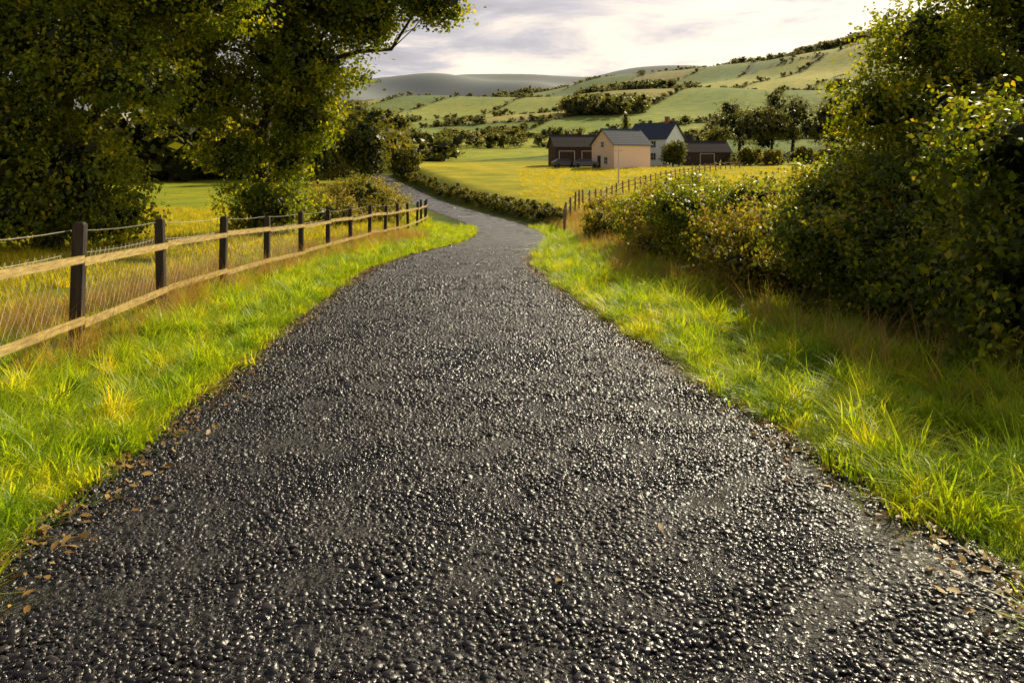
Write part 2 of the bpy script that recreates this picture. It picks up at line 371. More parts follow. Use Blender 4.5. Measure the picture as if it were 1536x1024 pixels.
gx=[];gy=[]
for side,o1,cnt in((-1,3.4,(2000,2300,2300)),(1,2.6,(1800,2100,2000))):
    for (y0,y1),c_ in zip(((1.2,7),(7,18),(18,50)),cnt):
        x,y=strip_points(c_,y0,y1,-0.02,o1,side); gx.append(x);gy.append(y)
    x,y=strip_points(700,1.5,16,-0.12,0.3,side); gx.append(x);gy.append(y)
x=np.concatenate(gx);y=np.concatenate(gy); nn=nz(x,y,1.6,1)
scatter('verge_grass',x,y,0.6,1.25,TG,tilt=0.25,smul=1+0.9*nn+0.35*(y>18))
gx=[];gy=[]
for side,o0,o1,c_ in((-1,0.12,2.4,2000),(1,0.08,2.6,3000)):
    x,y=strip_points(c_,1.5,30,o0,o1,side,1.15); k=nz(x,y,1.5,side)>0.04; gx.append(x[k]);gy.append(y[k])
scatter('long_grass',np.concatenate(gx),np.concatenate(gy),0.5,1.15,TL,tilt=0.35)
gx=[];gy=[]
x,y=strip_points(1600,3.5,34,1.4,3.2,-1); k=nz(x,y,0.7,3)>-0.15; gx.append(x[k]);gy.append(y[k])
x,y=strip_points(900,6,34,1.4,2.8,1); k=nz(x,y,0.8,5)>0.05; gx.append(x[k]);gy.append(y[k])
x,y=strip_points(900,33,52,1.2,4.0,1); gx.append(x);gy.append(y)
scatter('dry_grass',np.concatenate(gx),np.concatenate(gy),0.45,1.05,TD,tilt=0.25)
x=RNG.uniform(-34,-3,10000); y=4+58*RNG.uniform(size=10000)**1.2; k=(np.abs(x-rc(y))-hw(y)>2.6); k&=nz(x,y,0.25,7)>-0.25
scatter('meadow_grass',x[k],y[k],0.7,1.5,TF)
x=RNG.uniform(1,70,4000); y=RNG.uniform(38,128,4000); k=(np.abs(x-rc(y))-hw(y)>4)
scatter('pasture_grass',x[k],y[k],1.0,2.0,TF)

def pebble(seed,mat):
    import bmesh
    bm=bmesh.new(); bmesh.ops.create_icosphere(bm,subdivisions=2,radius=1)
    o=Vector((seed*3.1,0,0))
    for v in bm.verts: v.co*=1+0.5*mnoise.noise(v.co*1.4+o)
    me=bpy.data.meshes.new('pebble'); bm.to_mesh(me); bm.free()
    me.polygons.foreach_set("use_smooth",np.ones(len(me.polygons),dtype=bool))
    return src('pebble',me,mat)
m,nt,out=newmat('stone_chip'); L=nt.links
oi=N(nt,'ShaderNodeObjectInfo'); r=ramp(nt,[(0,(0.006,0.005,0.005)),(0.7,(0.020,0.016,0.016)),(1,(0.06,0.048,0.042))]); L.new(oi.outputs['Random'],r.inputs[0])
p=N(nt,'ShaderNodeBsdfPrincipled'); L.new(r.outputs[0],p.inputs['Base Color']); p.inputs['Specular IOR Level'].default_value=0.55
g=N(nt,'ShaderNodeNewGeometry'); no=N(nt,'ShaderNodeTexNoise',inputs={'Scale':110,'Detail':3}); L.new(g.outputs['Position'],no.inputs['Vector'])
nb=N(nt,'ShaderNodeTexNoise',inputs={'Scale':0.7,'Detail':8,'Roughness':0.72}); L.new(g.outputs['Position'],nb.inputs['Vector'])
rg=N(nt,'ShaderNodeMapRange',inputs={1:0.36,2:0.62,3:0.16,4:0.46}); L.new(nb.outputs['Fac'],rg.inputs[0]); L.new(rg.outputs[0],p.inputs['Roughness'])
bp=N(nt,'ShaderNodeBump',inputs={'Strength':0.6,'Distance':0.004}); L.new(no.outputs['Fac'],bp.inputs['Height']); L.new(bp.outputs[0],p.inputs['Normal'])
L.new(p.outputs[0],out.inputs[0]); M_peb=m
PE=[pebble(s,M_peb) for s in range(6)]
px=[];py=[];ps=[]
for y0,y1,sp,ke in((1.2,6.0,0.0225,1),(6.0,12,0.031,1),(12,30,0.055,0.7)):
    ax=np.arange(-4,3.5,sp); ay=np.arange(y0,y1,sp); gx_,gy_=np.meshgrid(ax,ay)
    gx_=gx_+RNG.uniform(-.6,.6,gx_.shape)*sp; gy_=gy_+RNG.uniform(-.6,.6,gy_.shape)*sp
    k=(np.abs(gx_-rc(gy_))<hw(gy_)+0.03)&(RNG.uniform(size=gx_.shape)<ke*0.9*(1 if y0<12 else (1-(gy_-12)/20)))
    px.append(gx_[k]);py.append(gy_[k]);ps.append(np.full(k.sum(),sp))
px=np.concatenate(px);py=np.concatenate(py);ps=np.concatenate(ps)
n=len(px); s=np.clip(RNG.lognormal(0,0.32,n)*(0.0025+0.38*ps),0.005,0.026)
uneven=0.012*nz(px,py,3.0,9)
instancer('road_gravel',np.stack([px,py,zroad(px,py)-s*0.12+uneven],-1),np.stack([RNG.normal(0,.3,n),RNG.normal(0,.3,n),RNG.uniform(0,6.28,n)],-1),np.stack([s*1.35,s*0.95,s*0.6],-1),PE)

def flat_leaf(seed):
    r=np.random.default_rng(seed); V=[(0,-1,0),(0.45,-.3,.15),(0.4,.35,.1),(0,1,.05),(-.4,.35,.18),(-.45,-.3,.1),(0,0,0)]
    V=[(a,b,c_+0.2*r.uniform()) for a,b,c_ in V]
    return src('fallen_leaf',fast_mesh('fallen_leaf',V,[(0,1,2,6),(6,2,3,4),(0,6,4,5)],attrs={'rnd':[r.uniform()]*7}),M_fallen)
FL=[flat_leaf(i) for i in range(4)]
fx=[];fy=[]
for side in(-1,1):
    y=RNG.uniform(1.5,24,2100); o=-np.abs(RNG.normal(0,0.19,2100))-0.02; fx.append(rc(y)+side*(hw(y)+o)); fy.append(y)
y=RNG.uniform(2,20,30); fx.append(rc(y)+RNG.uniform(-1,1,30)*hw(y)); fy.append(y)
x=np.concatenate(fx);y=np.concatenate(fy);n=len(x)
z=np.maximum(H(x,y)+0.02,zroad(x,y)+0.014)
instancer('fallen_leaves',np.stack([x,y,z],-1),np.stack([RNG.normal(0,.3,n),RNG.normal(0,.3,n),RNG.uniform(0,6.28,n)],-1),RNG.uniform(0.012,0.036,n),FL)

# ------------------------------------------------------------------ foliage
def leaf_arrays(pos,nrm,size,rnd,w=0.34,rng=RNG):
    n=len(pos); t=rng.normal(size=(n,3)); nrm=nrm/np.linalg.norm(nrm,axis=1,keepdims=True)
    a=np.cross(nrm,t); a/=np.linalg.norm(a,axis=1,keepdims=True)+1e-9; b=np.cross(nrm,a)
    s=size[:,None]
    v=np.stack([pos-a*s*0.5,pos+b*s*w-a*s*0.05+nrm*s*0.12,pos+a*s*0.55,pos-b*s*w-a*s*0.05+nrm*s*0.12],1)
    return v.reshape(-1,3),np.arange(n*4).reshape(-1,4),np.repeat(rnd,4)
def foliage(lobes,leaf,per,crad,rng,ncl,core=True,flat=0.65,shell=0.55,sprig=0.0,splen=0.5,rough=0.3,corek=1.2):
    P=[];Nn=[];S=[];R=[];C=[];CP=[];CN=[]
    vol=np.array([l[3]*l[4]+l[4]*l[5]+l[3]*l[5] for l in lobes]); fr=vol/vol.sum()
    for l,f in zip(lobes,fr):
        k=max(4,int(ncl*f)); c0=np.array(l[:3]); r0=np.array(l[3:6])
        d=rng.normal(size=(k,3)); d/=np.linalg.norm(d,axis=1,keepdims=True)
        rr=(shell+(1.05-shell)*rng.uniform(size=(k,1))**0.6)
        bump=1+rough*np.array([mnoise.noise(Vector(tuple(q*2.6+c0)))+0.5*mnoise.noise(Vector(tuple(q*6+c0))) for q in d])[:,None]
        cc=c0+d*rr*r0*bump; C.append(cc)
        for ci,di in zip(cc,d):
            m_=int(per*rng.uniform(0.5,1.4)); g_=rng.normal(size=(m_,3))*crad*np.array((1,1,flat))*rng.uniform(0.7,1.25)
            cr=rng.uniform()
            P.append(ci+g_); Nn.append(rng.normal(size=(m_,3))*0.75+di*0.5+np.array((0,0,0.55)))
            S.append(leaf*rng.uniform(0.6,1.25,m_))
            R.append(np.clip(0.55*cr+0.45*rng.uniform(size=m_),0,1))
            if sprig>0 and di[2]>-0.35 and rng.uniform()<sprig:
                q=int(splen/leaf*2.4*rng.uniform(0.6,1.3)); dr=di*0.55+rng.normal(size=3)*0.35+np.array((0,0,0.55)); dr/=np.linalg.norm(dr)
                tt=np.linspace(0,1,q)[:,None]; ln=splen*rng.uniform(0.5,1.3)
                P.append(ci+dr*tt*ln+np.array((0,0,-0.25*ln))*tt**2+rng.normal(size=(q,3))*leaf*0.5)
                Nn.append(rng.normal(size=(q,3))*0.8+di*0.4+np.array((0,0,0.5))); S.append(leaf*rng.uniform(0.6,1.1,q)*(1.1-0.5*tt[:,0])); R.append(np.clip(0.35+0.3*cr+0.4*rng.uniform(size=q),0,1))
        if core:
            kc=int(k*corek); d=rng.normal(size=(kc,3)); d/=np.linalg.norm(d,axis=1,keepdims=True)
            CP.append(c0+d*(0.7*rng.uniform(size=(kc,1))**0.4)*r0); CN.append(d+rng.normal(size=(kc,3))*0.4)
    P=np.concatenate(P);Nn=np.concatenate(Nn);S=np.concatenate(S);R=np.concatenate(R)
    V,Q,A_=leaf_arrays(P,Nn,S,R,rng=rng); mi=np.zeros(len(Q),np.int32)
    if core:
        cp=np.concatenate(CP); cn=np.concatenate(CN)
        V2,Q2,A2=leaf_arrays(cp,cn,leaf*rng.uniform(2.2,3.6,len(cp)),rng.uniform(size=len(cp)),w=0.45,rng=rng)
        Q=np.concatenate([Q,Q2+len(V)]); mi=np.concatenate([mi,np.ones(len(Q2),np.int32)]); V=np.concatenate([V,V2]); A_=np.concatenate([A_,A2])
    return np.concatenate(C),V,Q,A_,mi
def wavy(a,b,n,amp,rng,sag=0):
    a=Vector(a);b=Vector(b);L_=(b-a).length; out=[]
    for i in range(n+1):
        t=i/n; p=a.lerp(b,t)
        if 0<i<n: p=p+Vector(rng.normal(size=3))*amp*L_*math.sin(math.pi*t)
        p.z+=sag*L_*math.sin(math.pi*t); out.append(p)
    return out
def make_tree(name,base,top,tr,lobes,leaf,per,crad,ncl,seed,mats=(None,None),twigs=0.25,core=True,stems=None,flat=0.65,shell=0.5,**kw):
    rng=np.random.default_rng(seed); e=empty(name,base); B=Vector(base)
    cl,V,Q,A_,mi=foliage(lobes,leaf,per,crad,rng,ncl,core=core,flat=flat,shell=shell,**kw)
    V=V-np.array(base); me=fast_mesh('foliage',V,Q,attrs={'rnd':A_})
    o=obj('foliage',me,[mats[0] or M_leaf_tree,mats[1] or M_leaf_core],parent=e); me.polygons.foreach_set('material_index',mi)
    pb=PB()
    path=wavy((0,0,-0.25),Vector(top)-B,9,0.02,rng)
    rads=[tr*(1.35 if i==0 else 1.0-0.085*i) for i in range(10)]
    if stems is None: pb.tube(path,rads,10)
    for l in lobes:
        lc=Vector(l[:3])-B
        if stems is None:
            hz=min(max(lc.z-0.5*math.hypot(lc.x,lc.y)-0.3,1.2),(Vector(top)-B).z*0.93); 
            t=hz/max((Vector(top)-B).z,0.1)*9; i=min(int(t),8); st=path[i].lerp(path[i+1],t-i); r0=rads[i]*0.5
        else: st=Vector((rng.normal()*0.3,rng.normal()*0.3,-0.1)); r0=tr
        limb=wavy(st,lc,6,0.05,rng,0.06); pb.tube(limb,[r0*(1-0.12*i) for i in range(7)],6)
        near=[c_ for c_ in cl if (Vector(c_)-Vector(l[:3])).length<max(l[3:6])*1.2]
        k=int(len(near)*twigs); 
        for j in rng.permutation(len(near))[:k]:
            q=limb[rng.integers(3,7)]; tp=Vector(near[j])-B
            pb.tube(wavy(q,tp,3,0.07,rng,0.03),[r0*0.22,r0*0.16,r0*0.1,r0*0.05],3,cap=False)
    obj('trunk_and_limbs',pb.mesh('trunk_and_limbs',smooth=True),M_bark,parent=e)
    return e

zb=h1(-10,32)
make_tree('roadside_tree',(-10.2,32,zb),(-9.8,32,10.5),0.36,
 [(-10,32,9.6,4.6,4,2.8),(-6.9,31,8.3,2.3,2.6,2.0),(-13.2,31.5,7.2,3,3,2.4),(-8.2,31,5.6,2.2,2.5,1.7),(-11.8,30.5,4.4,2.2,2,1.5),(-8.0,31,3.6,1.3,1.5,1.2),(-10.8,30.6,2.1,1.3,1.4,0.8),(-9.6,31.4,0.0,1.7,1.6,1.1),(-4.8,30.5,8.6,2.0,1.6,1.2),(-2.7,30.3,7.7,1.1,1.1,0.8),(-8.6,30.6,1.8,0.9,1.0,0.8),(-3.7,30.4,8.6,1.7,1.2,0.8),(-5.4,30.6,7.0,1.0,1.0,0.7)],
 0.17,36,0.25,2500,3,twigs=0.09,sprig=0.35,splen=0.8,rough=0.4,corek=1.1)
zb=h1(-15,25)
make_tree('broadleaf_tree',(-14.6,25,zb),(-13.2,25,10),0.38,
 [(-14,25,8.2,4.5,4,2.6),(-10,24,7.4,2.8,2.4,2.0),(-17.5,24,6,3,3,2.6),(-13,23.5,5,2.8,2.4,1.9),(-11,23,4.0,1.7,1.6,0.8),(-15.5,23,2.8,2.8,2,1.8),(-13,23.5,1.4,1.9,1.6,1.4),(-16.8,23.5,0.6,2.2,1.8,1.3),(-12.2,24,0.1,1.2,1.4,0.8),(-14.3,23.2,0.3,1.6,1.4,1.0)],
 0.15,36,0.24,2500,4,twigs=0.08,sprig=0.35,splen=0.7,rough=0.4,corek=1.2)
make_tree('hazel_bush',(-7.4,40,h1(-7.4,40)),(-7.4,40,1),0.06,
 [(-7.8,41,0.0,1.8,1.6,1.15),(-6.8,43,-0.4,1.2,1.3,0.95),(-9.4,40,-0.3,1.4,1.3,1.0),(-8.4,38.5,-0.7,1.5,1.2,0.9)],0.12,30,0.2,560,5,stems=1,mats=(M_leaf_gold,None),sprig=0.4,splen=0.5,corek=0.8)

def shrub(name,x,y,rx,ry,h,leaf,ncl,seed,gold=False,extra=(),per=32,crad=0.14,sprig=0.45):
    z=h1(x,y); rng=np.random.default_rng(seed*7+1)
    lo=[(x,y,z+h*0.42,rx*0.8,ry*0.8,h*0.45)]
    for i in range(6):
        a=rng.uniform(0,6.28); lo.append((x+math.cos(a)*rx*0.62,y+math.sin(a)*ry*0.62,z+h*rng.uniform(0.2,0.85),rx*rng.uniform(.3,.55),ry*rng.uniform(.3,.55),h*rng.uniform(.18,.34)))
    lo+=list(extra)
    return make_tree(name,(x,y,z),(x,y,z+h),0.035,lo,leaf,per,crad,ncl,seed,stems=1,mats=(M_leaf_gold if gold else M_leaf_hedge,None),twigs=0.2,shell=0.6,sprig=sprig,splen=0.6,rough=0.6,corek=0.9)
shrub('hedge_shrub',5.9,7.9,1.8,1.6,2.35,0.085,1200,21,extra=((4.8,7.1,0.3,0.75,0.9,0.8),(6.8,6.2,0.8,1.5,1.3,1.2)))
shrub('hedge_shrub',5.2,10.6,1.6,1.6,1.9,0.08,950,22)
shrub('bramble_bush',4.7,13.4,1.6,1.6,1.55,0.08,700,23,gold=True)
shrub('hedge_shrub',4.7,16.6,1.7,1.9,1.75,0.085,650,24)
shrub('bramble_bush',4.1,20,1.4,1.9,1.45,0.09,450,25,gold=True)
shrub('hedge_shrub',4.5,24,1.6,2.0,1.9,0.10,450,26)
shrub('bramble_bush',4.0,28.5,1.4,2.0,1.3,0.10,340,27,gold=True)
shrub('bramble_bush',4.6,33.5,1.6,2.2,1.25,0.11,280,28,gold=True)
shrub('hedge_shrub',8.4,15,2.2,2.2,2.1,0.10,440,29)
shrub('bramble_bush',7.6,20.5,2.2,2.6,1.8,0.10,380,30,gold=True)
zb=h1(8.2,12.5)
make_tree('hawthorn_tree',(8.3,12.5,zb),(8.2,12.5,5),0.13,
 [(8.7,12.5,3.3,2.2,2.2,1.8),(6.9,12.2,2.4,1.4,1.5,1.1),(6.4,12.4,3.55,0.75,1.0,0.5),(7.0,12,1.0,1.5,1.4,1.2),(9.8,13,1.5,2,2,1.8),(5.8,12.6,1.6,0.8,1,0.5),(7.6,12.2,4.5,1.0,0.9,0.8),(5.7,12.3,2.5,0.7,0.8,0.4),(9.5,12,5.0,1.5,1.2,0.9)],
 0.085,34,0.16,2200,8,mats=(M_leaf_tree,None),twigs=0.12,sprig=0.6,splen=0.65,rough=0.6,corek=0.9)

# ------------------------------------------------------------------ distant vegetation sources
def crown_src(name,h,nl,leaf,seed,mat,lobesn=6,wide=0.38,conifer=False,trunk=True):
    rng=np.random.default_rng(seed)
    if conifer: lo=[(0,0,h*(0.2+0.72*i/6),h*0.2*(1-i/7.2),h*0.2*(1-i/7.2),h*0.1) for i in range(7)]
    else:
        lo=[(0,0,h*0.52,h*wide*0.7,h*wide*0.7,h*0.36)]
        for i in range(lobesn):
            a=rng.uniform(0,6.28); q=rng.uniform(0.3,0.7)*wide*h; lo.append((q*math.cos(a),q*math.sin(a),h*rng.uniform(0.22,0.84),h*wide*rng.uniform(.3,.5),h*wide*rng.uniform(.3,.5),h*0.16))
    cl,V,Q,A_,mi=foliage(lo,leaf,9,leaf*0.9,rng,nl//9,core=True,shell=0.7,rough=0.4,corek=0.7)
    pb=PB()
    if trunk:
        pb.tube([(0,0,-0.3),(0.02*h,0,h*0.3),(0,0.01*h,h*0.7)],[h*0.03,h*0.022,h*0.008],6)
        tv=np.array([tuple(v) for v in pb.v]); tq=np.array([f for f in pb.f if len(f)==4])
        Q=np.concatenate([Q,tq+len(V)]); mi=np.concatenate([mi,np.ones(len(tq),np.int32)*2]); V=np.concatenate([V,tv]); A_=np.concatenate([A_,np.zeros(len(tv))])
    me=fast_mesh(name,V,Q,attrs={'rnd':A_}); 
    for mm in(mat,M_leaf_core,M_bark): me.materials.append(mm)
    me.polygons.foreach_set('material_index',mi)
    return me
FT=[bpy.data.objects.new('far_tree',crown_src('far_tree',1.0,360,0.11,50+i,M_leaf_far,trunk=True)) for i in range(4)]
FB=[bpy.data.objects.new('far_bush',crown_src('far_bush',1.0,380,0.10,60+i,M_leaf_far,wide=0.6,trunk=False)) for i in range(3)]
def veg(name,x,y,h0,h1_,sources,sq=1.0,sink=0.05,pw=1.0):
    n=len(x); s=h0+(h1_-h0)*RNG.uniform(size=n)**pw; z=H(x,y)-s*sink
    sc=np.stack([s*sq*RNG.uniform(.9,1.3,n),s*sq*RNG.uniform(.9,1.3,n),s],-1)
    return instancer(name,np.stack([x,y,z],-1),np.stack([0*s,0*s,RNG.uniform(0,6.28,n)],-1),sc,sources)
n=130000; t=RNG.uniform(-0.3,0.72,n); y=195*np.exp(RNG.uniform(size=n)*math.log(1150/195)); x=t*y
idv,fb=fields(x,y); D=np.interp(t,TR,_d); s_=(y-170)/(D-170)
wn=nz(x,y,1/80.0,4.2); 
hedge=(fb<0.016)&(RNG.uniform(size=n)<0.75)
wood=((wn>0.50)&(y<900)&(y>300))|((t>0.36)&(s_>0.88)&(s_<1.12)&(wn>-0.4))|((s_>0.96)&(s_<1.05)&(wn>0.0))|((y>215)&(y<260)&(t<0.06)&(wn>0.2))
wood=wood&(RNG.uniform(size=n)<0.32)
k=(hedge|wood)&(y>232)
isw=wood[k]
xs_,ys_=x[k],y[k]
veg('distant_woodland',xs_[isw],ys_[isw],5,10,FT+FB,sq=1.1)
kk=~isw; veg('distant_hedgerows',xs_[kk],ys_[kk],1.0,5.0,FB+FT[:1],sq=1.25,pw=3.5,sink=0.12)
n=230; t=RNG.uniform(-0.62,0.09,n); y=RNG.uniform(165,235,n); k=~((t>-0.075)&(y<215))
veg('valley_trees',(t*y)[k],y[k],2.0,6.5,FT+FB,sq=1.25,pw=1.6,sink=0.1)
n=110; x=np.linspace(-95,-28,n)+RNG.normal(0,.4,n); y=152+RNG.normal(0,0.8,n)+0.05*x; k=np.abs(x-rc(y))>4
veg('field_hedge',x[k],y[k],1.4,3.0,FB)
n=150; x=RNG.uniform(-105,-28,n); y=RNG.uniform(125,170,n); veg('woodland_edge',x,y,8,15,FT,sq=1.1)
n=100; x=np.linspace(40,120,n); y=150+RNG.normal(0,1,n)+0.1*(x-38); veg('farm_hedge',x,y,1.2,2.4,FB)
yy=np.linspace(50,150,200); dd=3.1+RNG.normal(0,.25,len(yy)); x=rc(yy)+1.7+dd*0.6; veg('lane_hedge',x,yy,0.7,1.35,FB,sq=1.15)
def mid_tree(name,x,y,h,seed,wide=0.38,conifer=False,nl=4500):
    e=empty(name,(x,y,h1(x,y)-0.1)); me=crown_src('crown',h,nl,0.42 if not conifer else 0.3,seed,M_leaf_far,lobesn=12,wide=wide,conifer=conifer)
    o=bpy.data.objects.new('crown_and_trunk',me); link(o,e); return e
for i,(a,b,h,wd) in enumerate([(55,193,13.5,0.46),(62.5,192,12,0.46),(69,196,15.5,0.45),(76,192,15,0.45),(82,197,12.5,0.45),(90,200,11,0.48),(98,196,10,0.48),(-21,112,11.0,0.4),(-26.5,108,9.5,0.42),(-16.5,125,5.0,0.5),(-31,115,12,0.4),(28.5,141,4.6,0.5),(36,163,6,0.5),(43,170,7,0.5)]):
    mid_tree('ash_tree',a,b,h,100+i,wd)
mid_tree('conifer_tree',23.5,165,10.5,140,conifer=True)
for i,(a,b,h) in enumerate([(44,147,3.6),(48.5,149,3.0),(55,150,3.4),(60,151,3.6)]): mid_tree('garden_bush',a,b,h,150+i,0.55,nl=2000)

# ------------------------------------------------------------------ fences
def fence(name,pts,spacing,ph,rails,pw,matp,matr,wire=False,side=1,dense_to=22,ylist=None):
    e=empty(name,(pts[0][0],pts[0][1],h1(*pts[0]))); B=Vector(e.location)
    P=np.array(pts,float); seg=np.hypot(*(P[1:]-P[:-1]).T); cum=np.concatenate([[0],np.cumsum(seg)])
    if ylist is None:
        n=int(cum[-1]/spacing)+1; s=np.linspace(0,cum[-1],n); X_=np.interp(s,cum,P[:,0]); Y_=np.interp(s,cum,P[:,1])
    else:
        Y_=np.array(ylist); X_=np.interp(Y_,P[:,1],P[:,0]); n=len(Y_)
    rg=np.random.default_rng(len(pts)+n); posts=PB(); rl=PB(); wr=PB()
    base=[Vector((X_[i],Y_[i],h1(X_[i],Y_[i])))-B for i in range(n)]
    for i in range(n):
        tl=Vector((rg.normal()*0.016,rg.normal()*0.022,1)).normalized()
        a=(base[min(i+1,n-1)]-base[max(i-1,0)]); a.z=0; a.normalize(); b=tl.cross(a).normalized(); a=b.cross(tl)
        hh=ph*rg.uniform(0.96,1.05)
        posts.box(base[i]+tl*(hh/2-0.15),(pw/2,pw/2,hh/2+0.15),(a,b,tl))
        posts.box(base[i]+tl*(hh+0.012),(pw/2*0.98,pw/2*0.98,0.012),(a,b,tl),top=0.6)
    for i in range(n-1):
        d=(base[i+1]-base[i]); u=d.normalized(); sd=Vector((u.y,-u.x,0)).normalized()*side
        for rh,th in rails:
            p0=base[i]+Vector((0,0,rh+rg.normal()*0.018))+sd*(pw/2+0.018); p1=base[i+1]+Vector((0,0,rh+rg.normal()*0.018))+sd*(pw/2+0.018)
            L_=(p1-p0); uu=L_.normalized(); w_=uu.cross(sd).normalized()
            rl.box((p0+p1)/2,(th/2*rg.uniform(.9,1.1),L_.length/2-0.004,0.014),(w_,uu,w_.cross(uu)))
        if wire:
            sw=-sd*(pw/2+0.006)
            def pt(t,hh,sg=0): return base[i].lerp(base[i+1],t)+Vector((0,0,hh))+sw
            for hh in (ph*0.985,ph*0.8,ph*0.05):
                wr.tube([pt(t,hh-0.03*math.sin(math.pi*t)) for t in (0,.25,.5,.75,1)],[0.003]*5,4,cap=False)
            if base[i+1].y+B.y<dense_to:
                L0=d.length; st=0.15; Hh=ph*0.8
                for q in range(-int(Hh/st),int(L0/st)+1):
                    for sg in(1,-1):
                        x0=q*st; pp=[]
                        for jx in range(9):
                            hh=Hh*jx/8; xx=(x0+hh*0.75) if sg>0 else (x0+Hh*0.75-hh*0.75)
                            if 0<=xx<=L0: pp.append(pt(xx/L0,0.03+hh-0.02*math.sin(math.pi*xx/L0))+Vector((rg.normal()*0.005,rg.normal()*0.006,0)))
                        if len(pp)>1: wr.tube(pp,[0.0021]*len(pp),3,cap=False)
    obj('posts',posts.mesh('posts'),matp,parent=e); obj('rails',rl.mesh('rails'),matr,parent=e)
    if wire: obj('wire_netting',wr.mesh('wire_netting'),M_wire,parent=e)
    return e
fence('wooden_fence',[(-3.95,3.2),(-4.25,5.9),(-4.6,8.4),(-5.1,11.6),(-5.24,14.5),(-5.36,17.5),(-5.42,20.8),(-5.4,23.6),(-5.3,26.4),(-5.15,30),(-4.95,35),(-4.8,40),(-5.0,46),(-5.7,53)],2.75,1.32,[(1.0,0.088),(0.33,0.085)],0.115,M_post,M_rail,wire=True,
 ylist=[3.2,5.8,8.4,11.6,14.4,17.4,20.5,23.4,26.2,29,31.8,34.6,37.4,40.2,43,45.8,48.6,51.4])
fence('wooden_fence',[(2.7,41),(3.2,48),(5.2,58),(9.5,72),(16,88),(26,110),(36,126)],2.4,1.25,[(1.0,0.1),(0.6,0.1)],0.12,M_railg,M_railg,side=-1)

# ------------------------------------------------------------------ farm buildings
def wallmat(name,c1,c2,**k): return surfmat(name,c1,c2,scale=3,rough=0.85,bump=0.3,**k)
M_pink=wallmat('rendered_wall',(0.80,0.56,0.46),(0.88,0.66,0.55))
M_brown=surfmat('dark_boarding',(0.03,0.02,0.015),(0.07,0.04,0.03),scale=6,stretch=(3,3,0.2),rough=0.85)
M_white=wallmat('white_cladding',(0.6,0.67,0.74),(0.75,0.82,0.88))
M_slate=surfmat('slate_roof',(0.035,0.048,0.07),(0.085,0.105,0.145),scale=8,rough=0.75,bump=0.5,stretch=(0.4,3,3),spec=0.15)
M_darkroof=surfmat('dark_roof',(0.03,0.026,0.026),(0.07,0.06,0.058),scale=8,rough=0.8,bump=0.5,spec=0.15)
M_glass=surfmat('window_glass',(0.02,0.025,0.03),(0.04,0.05,0.06),scale=2,rough=0.08,bump=0.0,spec=0.8)
M_frame=surfmat('window_frame',(0.5,0.48,0.44),(0.65,0.62,0.57),scale=8,rough=0.6,bump=0.1)
M_brick=surfmat('brick_chimney',(0.2,0.09,0.06),(0.33,0.17,0.11),scale=12,rough=0.9)
